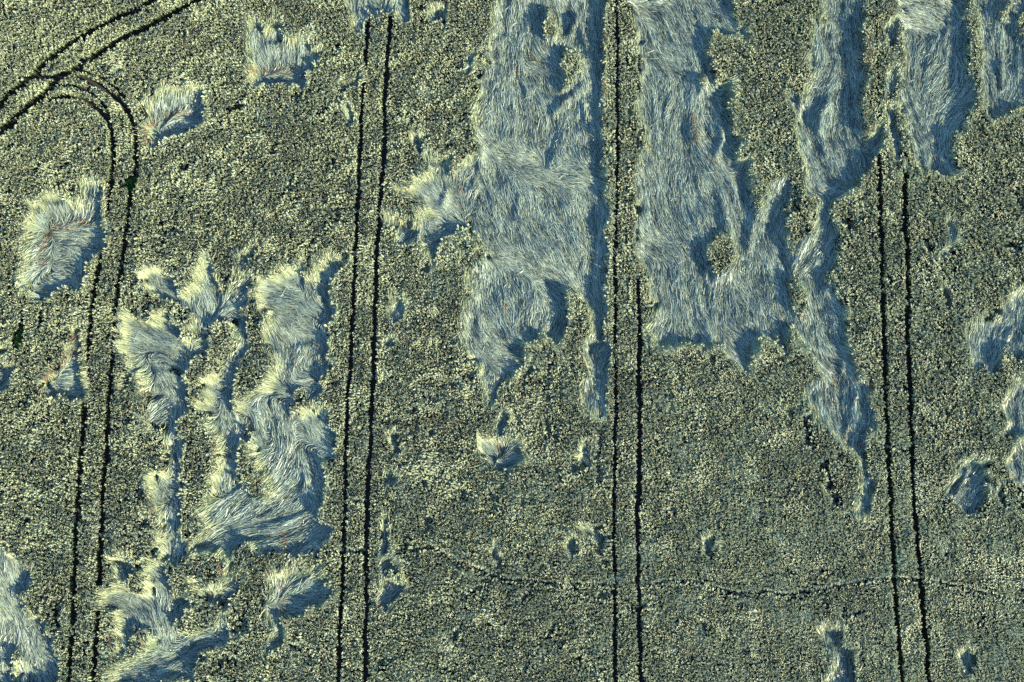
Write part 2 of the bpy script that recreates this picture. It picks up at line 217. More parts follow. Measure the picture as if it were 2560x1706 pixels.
('teardrop hollow in standing wheat, upper of the pair right of the fourth tramline',
 'c3: 1203,1010 1240,998 1262,1050 1250,1112 1220,1080', 'c3: 1240,1090 1230,1010', []),
('hook-shaped hollow just below the upper teardrop hollow',
 'c3: 1178,1140 1230,1130 1262,1108 1240,1160 1200,1192 1178,1170', 'c3: 1190,1170 1240,1120', []),
('oval hollow in standing wheat, lower of the pair right of the fourth tramline',
 'c3: 1200,1312 1240,1330 1252,1400 1230,1432 1205,1390', 'c3: 1230,1420 1220,1320', []),
('star-shaped burst of flattened wheat with a rust centre below the large central block',
 'c5: 618,470 640,440 690,450 720,420 790,438 830,480 852,540 800,592 740,612 700,580 650,530',
 'c5: 720,520 640,460 735,515 725,430 750,515 815,465 720,560 820,560 690,560 640,490 740,590 800,580', ['c5: 724,470 735,525']),
('little curled tongue of flattened wheat directly above the star-shaped burst',
 'c5: 710,350 760,308 787,350 770,390 730,412 712,442 695,410', 'c5: 710,420 770,330', []),
('bright upright tuft near the third tramline, below the large central block',
 'c5: 1100,480 1140,468 1157,580 1120,592 1060,540 1088,550', 'c5: 1130,585 1120,480 1120,585 1070,545', []),
('bent tuft right of the second tramline, first of the small string there',
 'c5: 200,420 240,430 270,450 300,520 262,552 240,500', 'c5: 270,540 220,430', []),
('rounded tuft right of the second tramline, above the pointed spike',
 'c5: 205,600 270,618 232,690 205,702', 'c5: 210,690 255,615', []),
('pointed pale spike of flattened wheat right of the second tramline',
 'c5: 188,960 184,860 204,778 226,850 252,920 202,980', 'c5: 215,970 205,800', []),
('short block of leaning wheat between the pointed spike and the paddle shape',
 'c5: 180,1000 250,995 272,1050 190,1082', 'c5: 195,1070 255,1010', []),
('paddle-shaped patch of flattened wheat, lowest in the string right of the second tramline',
 'c5: 184,1100 240,1088 292,1140 270,1190 190,1252 164,1212', 'c5: 180,1230 270,1140 200,1200 220,1100', ['c5: 170,1200 185,1240']),
('small notch of leaning wheat touching the bend of the footpath',
 'c5: 680,1010 690,960 710,928 722,990 742,1040 700,1032', 'c5: 720,1030 705,945', []),
('faint hollow of leaning wheat left of a yellow-rimmed hook near the third tramline',
 'c5: 1048,900 1090,898 1096,960 1052,1012', 'c5: 1060,1000 1070,905', []),
('hook of leaning wheat beside the third tramline with a yellow rim',
 'c5: 1108,840 1150,858 1200,900 1212,982 1180,962 1130,882', 'c5: 1200,970 1130,850', []),
('tiny notch of leaning wheat alone in the smooth crop between third and fourth tramlines',
 '22: 742,330 782,312 792,382 770,402', '22: 780,395 765,320', []),
('rounded tuft of flattened wheat against the second tramline, mid photo',
 '11: 898,560 940,480 1012,520 1032,590 970,652 940,692 910,620', '11: 920,650 1010,560 920,560 960,490', []),
('small leaning tuft under the rounded tuft by the second tramline',
 '11: 850,862 890,780 930,728 972,790 932,852', '11: 860,850 940,750', []),
('torn patch of leaning wheat above the two left trunks',
 '01: 1640,180 1700,130 1790,75 1790,130 1700,230 1682,322 1640,262', '01: 1660,300 1690,150 1700,200 1780,100', []),
('small leaning streak of wheat left of the upper edge of the large central block',
 '10: 1428,462 1440,410 1532,358 1532,392 1480,462', '10: 1440,450 1525,375', []),
]
# islands where the crop still stands inside a flattened patch
ISLE = ['20: 262,0 282,100 312,180 320,280 250,262 212,220 240,140 250,60','20: 372,400 400,340 448,370 470,430 450,560 385,625 340,640 357,500',
 'c3: 180,1080 230,1088 246,1130 230,1190 190,1242 160,1230 130,1160','c3: 510,1255 560,1290 562,1350 560,1420 530,1400 502,1330 500,1275','c3: 500,1500 530,1480 545,1540 530,1600 500,1580',
 '02: 60,1380 150,1400 110,1500 60,1580 100,1440','c3: 1500,0 1530,0 1500,50 1478,105 1462,90 1470,50','c3: 1535,90 1568,60 1590,200 1545,170',
 '12: 8,125 30,80 40,130 20,170','01: 1320,1090 1400,1060 1420,1150 1370,1180 1340,1260 1300,1200','11: 78,810 135,810 130,930 90,900','02: 930,1200 1000,1180 1060,1230 1010,1330 950,1300 900,1270',
 '02: 1210,1140 1270,1100 1300,1130 1260,1190 1215,1190','20: 1290,590 1310,520 1335,500 1330,600','c2: 1040,1360 1075,1350 1090,1420 1120,1470 1080,1540 1040,1500']
# raised ridges of half-leaning straw inside the flattened ground
RIDGE = [('00: 1050,680 1280,650',.28,.55),('00: 1000,760 995,960',.25,.3),('c1: 170,1000 200,940 370,920',.28,.55),('c1: 140,1080 120,1240',.28,.5),('c1: 1150,160 1160,260',.25,.5),('c1: 1230,210 1380,200',.25,.45),('01: 290,1060 450,900',.25,.3),
 ('20: 440,130 400,240 350,262',.3,.3),('20: 440,130 500,230 520,300',.3,.25),('20: 520,560 440,650 370,700 300,770',.32,.35),('20: 490,690 520,820',.2,.2),
 ('c3: 190,580 200,630 170,700',.35,.22),('c3: 400,880 360,980 330,1050 320,1130',.35,.35),('c3: 550,430 545,520',.3,.2),('c3: 680,470 640,520 640,590',.3,.25),
 ('c6: 1320,600 1265,715',.45,.22),('c3: 1530,80 1568,150',.35,.4),('c3: 120,350 100,420',.25,.2),('31: 400,1080 440,1130 460,1160',.25,.2),('31: 620,1150 590,1230',.25,.12),('31: 560,1360 545,1440',.25,.12),
 ('31: 520,940 520,1000',.22,.2),('31: 300,30 200,140 180,280',.3,.3),('31: 440,400 400,440',.3,.3),('c3: 620,1050 540,1150 520,1200',.28,.3),('c2: 640,670 640,760 600,860',.22,.3),('c2: 820,900 800,1000',.12,.3),
 ('21: 390,480 400,520',.25,.2),('21: 1350,280 1340,330',.3,.15),('21: 960,500 980,640',.3,.2),('21: 1420,280 1490,330 1550,290',.28,.35),('c3: 240,1130 230,1200 170,1270',.28,.35),
 ('c2: 860,400 900,390 960,450',.12,.3),('11: 60,640 160,700',.2,.35),('11: 340,400 400,470',.2,.3),('11: 280,830 380,820 400,900',.18,.3),('02: 1280,0 1290,1',.01,.1),
 ('12: 120,40 170,60 200,100',.22,.3),('02: 1090,1380 900,1400',.2,.35),('c3: 930,470 960,560',.2,.15),('c3: 1170,620 1120,640',.1,.3),('c3: 1470,290 1480,400',.3,.3),('31: 1690,700 1670,760',.3,.2),
 ('11: 430,880 430,960',.3,.15),('11: 1440,600 1410,700',.25,.4),('c5: 640,110 660,250',.25,.3),('c5: 1100,30 1110,90',.2,.3),('c5: 850,60 860,100',.3,.15),('c2: 990,1330 1060,1290',.12,.3),('c5: 720,440 790,450',.25,.5),('c5: 1120,480 1135,560',.3,.35),
 ('31: 1360,700 1550,620',.28,.5),('31: 250,1120 300,1260',.3,.35),('10: 1180,50 1210,110',.25,.3),('10: 1280,50 1290,130',.25,.2),('10: 1080,1290 1150,1360',.22,.3),('10: 1320,1300 1290,1400',.25,.25),('10: 1180,1060 1230,1170',.2,.3)]
# sunk, darker flattened ground
SINK = [('c1: 290,1090 450,1090',.12,.9),('c1: 230,1320 340,1270',.12,.6),('00: 1080,980 1200,900 1380,850',.14,.7),('c1: 1190,370 1380,365 1420,280',.14,.6),('01: 400,1120 550,1080 555,850',.1,.7),
 ('20: 190,40 200,170',.18,.7),('20: 380,60 350,200',.18,.6),('20: 610,0 600,500 610,1000 620,1500',.12,.8),('21: 600,0 600,500 590,900',.1,.8),('c3: 1260,30 1260,300 1240,550',.16,1.0),('c3: 1540,220 1530,450',.15,1.0),
 ('c3: 800,100 810,500 790,780',.15,.8),('c3: 450,850 420,1050',.2,.8),('c3: 640,950 620,1150',.15,.7),('21: 300,480 340,700',.15,.7),('02: 20,1250 30,1500',.2,1.0),('12: 250,300 150,400',.12,.8),('c3: 90,1130 110,1220',.15,.6),('c3: 120,570 130,640',.15,.5),('20: 1320,850 1350,900',.15,.6),('31: 420,100 400,300',.1,.8),('31: 1500,850 1560,1000',.12,.8),('c3: 200,1100 250,1180',.02,.3),
 ('20: 1280,220 1330,300',.12,.6),('20: 1450,640 1480,800 1500,950',.14,.6),('20: 1600,1150 1580,1300 1650,1450',.15,.5),('02: 1400,1300 1100,1450 800,1500',.12,1.0)]
# wheel tracks (line, half width m)
TRACK = [
('leftmost tramline, left wheel track',[('00: 350,690 450,668 560,680 650,730 730,800 775,900 785,1000 785,1100 778,1200 765,1300 745,1450 722,1568 | 01: 700,170 680,300 650,480 630,650 612,850 600,1000 590,1150 577,1350 565,1568 | 02: 555,150 545,300 530,450 525,600 525,750 515,900 510,1050 505,1200 490,1350 480,1568 470,1700',.23)]),
('leftmost tramline, right wheel track',[('00: 540,530 620,560 700,600 780,660 850,720 900,800 932,880 945,960 945,1060 937,1150 925,1230 905,1320 895,1400 880,1568 | 01: 860,130 840,280 820,420 800,600 790,750 775,900 765,1050 755,1200 745,1350 738,1568 | 02: 720,150 715,300 705,450 700,600 692,750 688,900 685,1120 670,1250 660,1400 655,1568 650,1700',.24)]),
('turning arc between the two curved wheel tracks',[('00: 400,590 500,588 600,620 680,680 740,750 770,820',.16)]),
('outer faint turning arc',[('00: 560,490 640,512 720,550 800,610 850,670',.17)]),
('diagonal tramline, upper wheel track',[('00: 1180,-40 1090,0 980,45 900,90 800,130 700,190 600,240 500,300 400,380 320,430',.29),('00: 320,430 250,520 150,600 50,680 0,735 -80,800',.33),('00: 250,540 330,530 420,515 500,500 560,470',.24)]),
('diagonal tramline, lower wheel track',[('00: 1470,-40 1380,0 1300,40 1150,120 1000,200 850,270 700,370 560,460 480,510 400,550',.31),('00: 400,550 350,610 280,680 200,740 120,810 60,870 0,930 -80,1000',.36)]),
('second tramline, left wheel track',[('10: 772,110 762,300 755,420 750,550 735,700 728,850 722,1000 712,1150 705,1300 698,1568 | 11: 688,200 675,400 665,600 658,800 650,1000 640,1150 630,1350 620,1568 | 12: 350,150 347,300 345,450 338,600 330,700 327,800 325,896 324,960',.2)]),
('second tramline, right wheel track',[('10: 930,90 920,250 910,350 900,500 893,650 888,800 885,950 880,1100 870,1250 858,1400 850,1568 | 11: 838,150 832,350 820,550 815,750 812,900 808,1050 802,1200 795,1350 780,1568 | 12: 440,150 437,300 436,450 434,600 432,750 430,896 429,960',.23)]),
('third tramline, left wheel track',[('20: 720,-60 720,60 722,300 720,500 720,700 722,900 722,1100 722,1300 715,1568 | 21: 705,200 710,400 705,600 705,750 712,1000 712,1200 710,1400 710,1568 | 22: 400,250 402,500 405,750 406,896 407,960',.17)]),
('third tramline, right wheel track',[('21: 865,370 870,600 875,800 870,1000 875,1250 875,1568 | 22: 492,250 494,500 498,700 507,896 510,960',.22)]),
('fourth tramline, left wheel track',[('30: 740,-60 740,300 750,500 755,700 760,820',.1),('30: 760,1080 765,1300 770,1568 | 31: 775,200 780,400 790,600 795,800 800,1000 805,1200 815,1400 820,1568 | 32: 478,200 485,350 492,500 503,650 515,800 522,896 526,960',.23)]),
('fourth tramline, right wheel track',[('30: 930,1100 935,1250 942,1568 | 31: 950,200 957,400 955,600 955,800 965,1000 975,1200 980,1400 985,1568 | 32: 572,200 580,300 590,400 600,550 612,700 622,800 630,896 634,960',.23)]),
]
PATHS = [
'12: 285,380 430,381','12: 560,372 620,378 650,372 680,358 740,385 800,420 870,445 920,468 950,487 1006,492 | 22: 90,498 150,510 240,510 320,510 395,512',
'22: 500,514 560,508 620,497 700,495 760,510 810,527 870,545 940,543 1006,535 | 32: 20,548 100,548 180,537 250,520 330,505 400,492 470,485','32: 500,484 580,490 600,488','32: 630,492 700,512 760,522 830,540 900,560 960,568 1006,574 1060,580',
'31: 700,1110 780,1108 850,1105 900,1112 960,1106','31: 750,1488 820,1500 880,1525 940,1535','31: 1080,930 1120,950 1180,945 1270,925',
'22: 270,790 300,830 320,860 340,896','00: 1550,760 1600,740 1690,672','00: 800,1255 860,1250','01: 170,560 150,650','01: 850,1130 870,1080 900,1050',
'c6: 568,355 575,420 595,470 615,490','c6: 650,570 690,650 715,750','c6: 1200,780 1205,740','20: 870,370 872,480','20: 790,330 788,460','20: 860,560 865,610','20: 800,680 800,880','20: 870,900 865,1010','20: 790,1090 795,1200','20: 785,1300 770,1450','21: 780,0 785,150','21: 785,350 800,500','c6: 740,1265 830,1250 860,1240','00: 1020,480 1100,580','21: 245,880 250,1000 260,1100 240,1200','21: 215,1300 240,1400 310,1460']
# dark gaps: x, y, radius (frame units)
DENT = ['c6: 660,580 14 720,540 12 680,660 14 712,715 20 590,450 14 770,790 14 765,850 14 870,860 9 500,670 10 490,690 8 485,840 8 130,925 14 140,965 14 1215,980 12 1150,980 8 735,1060 10 650,1090 10 575,1105 10 650,1210 12 740,1250 10 820,1240 8 1375,1295 10 365,460 8 440,460 7 1180,560 6 1400,800 9 490,990 8 510,1050 8',
 'c3: 465,25 12 275,140 10 290,185 12 530,190 10 540,910 20 530,870 12 775,1010 26 740,1000 10 1140,1130 12 1550,920 20 1320,1360 12 1500,1120 16 1535,1130 14 1470,1180 14 1270,1030 10 410,600 12 330,570 10 1250,1250 12 1170,1250 8 1180,1360 8 700,1240 18 720,1110 14 300,960 10 760,830 14',
 '00: 20,70 20 60,110 20 120,90 22 180,90 16 110,340 20 70,500 12 300,1010 16 250,1180 18 310,1100 10 150,990 16 450,10 22 540,10 16 400,50 14 30,20 16 1270,1170 22 1200,1180 12 1690,1200 20 1310,1430 18 1100,1540 20 1680,1290 14 1350,340 14 1180,1410 12 1330,1260 12 1230,1330 10 1020,1470 16',
 '10: 120,160 18 160,160 12 290,680 22 330,640 18 510,720 18 560,690 18 500,800 14 280,900 12 280,990 14 170,760 12 130,940 12 260,1360 20 250,1240 14 490,1390 16 640,1120 18 620,1300 18 625,1370 12 640,960 14 970,940 16 1420,830 22 1430,920 20 1180,230 14 1100,110 18 1330,460 14 1170,490 12 970,700 18 1000,780 12 970,1180 16 500,1520 26 560,1510 24 610,1500 20 1320,830 12 1000,370 12 800,840 12 790,1080 10',
 '11: 240,80 14 270,20 12 20,680 26 20,780 22 930,400 14 1180,450 18 1150,490 12 710,470 10 1050,600 18 1100,1130 20 1000,1010 14 1070,1030 18 1130,1030 12 1180,1010 14 920,1000 16 1470,900 22 1480,1020 24 1430,1000 14 280,1290 18 270,1180 14 550,1150 10 710,1260 12 880,1370 12 590,1040 12 550,700 12 210,680 4',
 '21: 260,1010 22 250,1090 16 300,960 14 390,990 26 310,1170 20 280,1190 14 240,1340 14 300,1440 18 400,1350 20 420,1340 16 630,1410 18 620,1480 18 960,980 10 1700,1210 10 1710,1310 10 1690,1460 14 1720,1470 14 780,520 16',
 '31: 1130,110 14 1100,150 12 1620,220 18 1640,110 10 1700,170 12 1100,510 14 1390,490 18 1230,310 12 1150,690 10 480,270 18 470,320 16 260,1310 12 280,1400 18 290,1450 14 540,700 14 560,610 10 1100,1050 8 550,10 12',
 '01: 1110,30 24 960,10 18 930,380 20 890,340 12 440,460 16 490,520 14 560,560 12 540,720 12 1080,40 14 1290,200 12 930,570 26 1010,560 18 1080,540 14 1160,600 18 1230,560 14 160,1120 24 220,1130 20 150,1240 18 700,1100 18 650,1190 16 480,1340 22 410,1450 16 880,1330 26 860,1280 18 950,1240 14 430,1560 14 20,1560 18 380,740 14 1410,740 22 1450,720 14 1540,350 26 1490,350 20 1580,335 18 250,1460 12 620,1290 10 660,1400 12 820,1230 14 470,1520 12',
 '02: 330,210 20 960,270 22 980,440 24 840,520 24 850,340 14 930,90 18 620,400 12 900,180 14 1330,300 22 1360,320 18 370,1250 18 410,1180 26 430,1100 26 350,1130 20 260,1080 16 380,770 12 970,740 20 940,900 14 590,1330 14 1660,1190 22 1600,1200 12 1390,1390 20 1500,1440 26 1560,1430 24 1620,1420 20 1700,1200 20 1660,870 18 1680,780 18 1450,640 12 1340,680 14 60,590 16 40,600 12 240,1340 8 300,730 10 1180,640 10 1450,780 14 1350,780 10 860,620 10 800,380 8 1180,1240 20 430,720 10',
 '12: 510,100 16 555,170 12 665,260 16 660,290 10 940,170 12 945,215 12 920,390 14 945,430 12 890,520 12 500,800 16 495,830 12 180,770 14 165,690 10 140,740 10 290,490 8 900,80 12 540,10 14 600,480 6 590,330 10 935,290 8 20,580 12',
 '22: 90,75 8 100,110 8 165,700 8 180,730 10 340,90 12 350,60 12 60,540 6 645,100 7 360,350 16 345,400 12 250,370 10 735,380 6 130,150 6',
 'c5: 200,150 10 230,160 8 335,235 10 400,160 8 690,170 4 870,500 8 480,930 6 1180,620 10 1190,570 10 1195,530 10']
WEED = [('bright green weeds filling a gap in the wheat near the left photo edge','01: 150,655 168,650 165,740 155,800 120,845 78,815 95,740',900),
('small clump of green weeds in the footprint gap right of the orange-seamed square patch','00: 1585,735 1650,715 1690,735 1650,760 1600,765',160),
('green and brown weeds at the lower end of the curved wheel track','00: 830,1250 890,1215 960,1190 950,1290 890,1300 840,1285',260)]

# ------------------------------------------------------------------ masks
WX = fbm(1.3, 101, 4)*.15+fbm(.38, 111, 2)*.08; WY = fbm(1.3, 202, 4)*.2+fbm(.5, 212, 2)*.11
JX, JI = None, None
PID = np.zeros((NY, NX), np.int16)
polys = [pts(p[1]) for p in PATCH]
for k, P in enumerate(polys): PID[in_poly(P) & (PID == 0)] = k+1
for s in ISLE: PID[in_poly(pts(s))] = 0
PID = samp(PID, GX+WX, GY+WY)
WS = fbm(.8, 121, 3)*.16
M = (PID > 0).astype(np.float32)

# combing direction of the flattened straw
st = 4
gx = GX[::st, ::st]; gy = GY[::st, ::st]; fx = np.zeros_like(gx); fy = np.zeros_like(gx)-1
for p, PP in zip(PATCH, polys):                     # each patch is combed by its own strokes only
    lo, hi = PP.min(0)-1.5, PP.max(0)+1.5
    i0, i1 = np.clip(((np.array([lo[0], hi[0]])-X0)/CS/st).astype(int), 0, gx.shape[1]-1); j0, j1 = np.clip(((np.array([lo[1], hi[1]])-Y0)/CS/st).astype(int), 0, gx.shape[0]-1)
    a_, b_ = gx[j0:j1+1, i0:i1+1], gy[j0:j1+1, i0:i1+1]; f1 = np.zeros_like(a_); f2 = np.zeros_like(a_)
    for a, b in pts(p[2]).reshape(-1, 2, 2):
        d = b-a; L = np.hypot(*d)
        for t in (.15, .5, .85):
            w = 1.0/((a_-a[0]-d[0]*t)**2+(b_-a[1]-d[1]*t)**2+.12)**1.9
            f1 += w*d[0]/L; f2 += w*d[1]/L
    pm = samp(PID, a_, b_); k_ = PATCH.index(p)+1
    own = (pm == k_) | ((pm == 0) & (np.hypot(f1, f2) > 0))
    nrm = np.hypot(f1, f2)+1e-9
    fx[j0:j1+1, i0:i1+1] = np.where(own, f1/nrm, fx[j0:j1+1, i0:i1+1]); fy[j0:j1+1, i0:i1+1] = np.where(own, f2/nrm, fy[j0:j1+1, i0:i1+1])
sw = 1.0
def up(A): 
    i = np.clip((np.arange(NX)-1.5)/st, 0, A.shape[1]-1.001); j = np.clip((np.arange(NY)-1.5)/st, 0, A.shape[0]-1.001)
    a = (i % 1).astype(np.float32); b = (j % 1).astype(np.float32); i = i.astype(int); j = j.astype(int)
    T = A[:, i]*(1-a)+A[:, i+1]*a
    return T[j]*(1-b)[:,None]+T[j+1]*b[:,None]
FX, FY = up(fx/sw), up(fy/sw)
ang = np.arctan2(FY, FX)+fbm(2.6, 5, 2)*.13+fbm(1.0, 6, 2)*.05
FX, FY = np.cos(ang), np.sin(ang)

def lic(N, L, step=.08):
    acc = N.copy(); w = 1
    for sg in (1, -1):
        x = GX.copy(); y = GY.copy()
        for k in range(int(L/step)):
            j, i = idx(x, y); x = x+sg*FX[j, i]*step; y = y+sg*FY[j, i]*step
            acc = acc+samp(N, x, y); w += 1
    return acc/w
def norm(A): return (A-A.mean())/A.std()
streak = norm(lic(R.standard_normal((NY, NX)).astype(np.float32), .8))
lock = norm(lic(blur(R.standard_normal((NY, NX)).astype(np.float32), .16), 1.3))
tress = norm(lic(blur(R.standard_normal((NY, NX)).astype(np.float32), .45), 2.2))

# ------------------------------------------------------------------ height of the crop surface
HS = 0.90
ux, uy = -math.cos(SUN_AZ), -math.sin(SUN_AZ)            # away from the sun
LP = np.ones(len(PATCH)+1, np.float32)*.5          # how wide the sloping rim of each patch is
for k in range(1, len(PATCH)+1):
    LP[k] = np.clip(.20*math.sqrt((PID == k).sum()*CS*CS), .22, .85)
LM = LP[PID]
def uphill(scale, n=12):
    acc = np.zeros_like(M)
    for t in (np.arange(n)+.6)/n: acc += samp(M, GX+ux*t*LM*scale, GY+uy*t*LM*scale)
    return acc/n
SL = M*(.72*uphill(1.0)+.28*uphill(3.0))
SL = blur(SL, .1)*M+0
LOW = 0.33+.045*lock+.075*tress+fbm(2.5, 31, 2)*.05
D = np.full((NY, NX), 9., np.float32)
RG = np.zeros_like(M)
for s, h, w in RIDGE:
    D[:] = 9; near_line(pts(s), w*3, D); RG += h*np.exp(-(D/w)**2)
for s, h, w in SINK:
    D[:] = 9; near_line(pts(s), w*3, D); RG -= h*np.exp(-(D/w)**2)
LOW = np.clip(LOW+RG, .08, .8)
rough = np.clip(.5+.5*norm(blur(vnoise(5., 77), .5)), 0, 1)
# the crop is rougher on the left and calmer toward the lower right
calm = np.clip((GX+10)/30, 0, 1)*np.clip((8-GY)/20, 0, 1)
mid = fbm(.55, 55, 3)
ROW = np.random.default_rng(8).standard_normal(int((X1-X0)/.12)+60); ROW = np.convolve(ROW, [.25,.5,.25], 'same')
rx = (GX+.018*GY+blur(WX, .8)*.3-X0)/.12+20; ri = rx.astype(int); rf = rx-ri; ROW = ROW[ri]*(1-rf)+ROW[ri+1]*rf
STAND = HS+ROW.astype(np.float32)*.035+.02*fbm(3, 41, 2)+(.035*(1-.5*calm))*mid-(1-.75*calm)*np.clip(fbm(.65, 66, 3)-1.35, 0, 1.0)*(.5+1.3*rough)
DT = np.zeros_like(M)
for s in DENT:
    k, body = s.split(':'); ox, oy, sc = KF[k.strip()]; v = body.split()
    for p, r in zip(v[::2], v[1::2]):
        a, b = map(float, p.split(',')); r = float(r)/sc*dist_px()
        c = ground([ox+a/sc, oy+b/sc]); i0 = int((c[0]-X0-3*r-.5)/CS); i1 = int((c[0]-X0+3*r+.5)/CS); j0 = int((c[1]-Y0-3*r-.5)/CS); j1 = int((c[1]-Y0+3*r+.5)/CS)
        i0, j0 = max(i0, 0), max(j0, 0)
        if i0 >= i1 or j0 >= j1: continue
        xx = GX[j0:j1, i0:i1]+WX[j0:j1, i0:i1]*1.2-c[0]; yy = GY[j0:j1, i0:i1]+WY[j0:j1, i0:i1]*1.2-c[1]
        DT[j0:j1, i0:i1] = np.maximum(DT[j0:j1, i0:i1], np.exp(-((xx**2+yy**2)/(r*r*1.7))**1.5))
STAND = STAND-DT*.72
TD = np.full((NY, NX), 9., np.float32)          # signed-ish: <0 inside a groove
tracks = []
for name, segs in TRACK:
    for s, w in segs:
        P = pts(s); D[:] = 9; near_line(P, 1.2, D); TD = np.minimum(TD, D-w); tracks.append((name, P, w))
PD = np.full((NY, NX), 9., np.float32)
for s in PATHS:
    D[:] = 9; near_line(pts(s), 1.0, D); PD = np.minimum(PD, D-.10)
WM = np.zeros((NY, NX), bool)
for w in WEED: WM |= in_poly(pts(w[1]))
STAND = STAND-np.clip(1-(PD+WS*.2)/.12, 0, 1)*.72
H = STAND*(1-SL)+LOW*SL
H = np.where(M > 0, H+.02*streak*SL, STAND)
H = np.clip(H, .03, 1.15).astype(np.float32)
Hb = blur(H, .1)

# ------------------------------------------------------------------ materials
def mat(name, build):
    m = bpy.data.materials.new(name); m.use_nodes = True; nt = m.node_tree; nt.nodes.clear()
    build(nt); return m
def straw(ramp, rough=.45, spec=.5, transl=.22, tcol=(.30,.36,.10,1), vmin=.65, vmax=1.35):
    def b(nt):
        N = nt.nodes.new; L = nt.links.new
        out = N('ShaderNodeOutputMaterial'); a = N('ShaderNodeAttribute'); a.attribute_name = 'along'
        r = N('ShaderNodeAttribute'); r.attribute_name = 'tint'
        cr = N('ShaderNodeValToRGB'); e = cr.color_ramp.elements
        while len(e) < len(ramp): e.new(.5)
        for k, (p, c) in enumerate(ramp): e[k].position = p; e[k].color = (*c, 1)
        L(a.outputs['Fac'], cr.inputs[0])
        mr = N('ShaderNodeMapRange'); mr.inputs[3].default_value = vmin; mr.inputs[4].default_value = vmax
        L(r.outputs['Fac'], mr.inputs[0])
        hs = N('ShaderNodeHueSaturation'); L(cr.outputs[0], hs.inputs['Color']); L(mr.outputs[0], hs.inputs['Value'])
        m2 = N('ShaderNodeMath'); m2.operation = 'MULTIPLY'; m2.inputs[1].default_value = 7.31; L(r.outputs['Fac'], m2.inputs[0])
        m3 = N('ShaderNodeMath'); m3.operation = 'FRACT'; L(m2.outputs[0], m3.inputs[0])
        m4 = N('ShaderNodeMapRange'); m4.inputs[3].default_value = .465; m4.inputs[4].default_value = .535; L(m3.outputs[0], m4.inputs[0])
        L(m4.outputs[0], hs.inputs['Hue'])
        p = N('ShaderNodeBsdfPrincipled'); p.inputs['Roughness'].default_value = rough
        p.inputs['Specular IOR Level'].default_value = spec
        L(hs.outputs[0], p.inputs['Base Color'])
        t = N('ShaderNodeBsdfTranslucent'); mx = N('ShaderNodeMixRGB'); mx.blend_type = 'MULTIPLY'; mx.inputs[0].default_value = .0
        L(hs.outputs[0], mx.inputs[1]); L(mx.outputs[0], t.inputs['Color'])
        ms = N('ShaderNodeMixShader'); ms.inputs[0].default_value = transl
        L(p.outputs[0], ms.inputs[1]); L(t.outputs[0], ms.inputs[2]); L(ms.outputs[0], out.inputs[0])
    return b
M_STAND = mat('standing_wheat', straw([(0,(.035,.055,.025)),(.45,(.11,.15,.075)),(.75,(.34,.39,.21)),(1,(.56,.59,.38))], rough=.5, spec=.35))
M_LODGE = mat('flattened_wheat', straw([(0,(.13,.16,.08)),(.25,(.17,.23,.17)),(.8,(.23,.29,.23)),(1,(.38,.43,.29))], rough=.38, spec=.5, transl=.12, vmin=.3, vmax=1.75))
M_LEAN = mat('leaning_straw', straw([(0,(.13,.16,.08)),(.3,(.20,.26,.14)),(.75,(.33,.38,.21)),(1,(.50,.53,.32))], rough=.42, spec=.4, transl=.2, vmin=.45, vmax=1.5))
M_EAR = mat('wheat_ears', straw([(0,(.38,.42,.22)),(1,(.50,.52,.28))], rough=.5, spec=.4, transl=.15, vmin=.6, vmax=1.3))
M_STEM = mat('rusty_stem_bases', straw([(0,(.10,.035,.03)),(.35,(.22,.11,.06)),(.7,(.34,.31,.15)),(1,(.38,.40,.22))], rough=.5, spec=.4))
M_WEED = mat('green_weeds', straw([(0,(.02,.06,.01)),(1,(.07,.20,.03))], rough=.5, spec=.4))
def soil(c1, c2, sc):
    def b(nt):
        N = nt.nodes.new; L = nt.links.new
        out = N('ShaderNodeOutputMaterial'); p = N('ShaderNodeBsdfPrincipled'); p.inputs['Roughness'].default_value = .95
        g = N('ShaderNodeNewGeometry'); n1 = N('ShaderNodeTexNoise'); n1.inputs['Scale'].default_value = sc; n1.inputs['Detail'].default_value = 8
        L(g.outputs['Position'], n1.inputs['Vector'])
        cr = N('ShaderNodeValToRGB'); cr.color_ramp.elements[0].position = .3; cr.color_ramp.elements[1].position = .7
        cr.color_ramp.elements[0].color = (*c1, 1); cr.color_ramp.elements[1].color = (*c2, 1)
        L(n1.outputs['Fac'], cr.inputs[0]); L(cr.outputs[0], p.inputs['Base Color'])
        bp = N('ShaderNodeBump'); bp.inputs['Strength'].default_value = .7; bp.inputs['Distance'].default_value = .05
        L(n1.outputs['Fac'], bp.inputs['Height']); L(bp.outputs[0], p.inputs['Normal']); L(p.outputs[0], out.inputs[0])
    return b
M_SOIL = mat('field_soil', soil((.022,.018,.015), (.05,.04,.03), 3.0))
M_TRACK = mat('pressed_soil', soil((.022,.019,.017), (.045,.036,.03), 6.0))

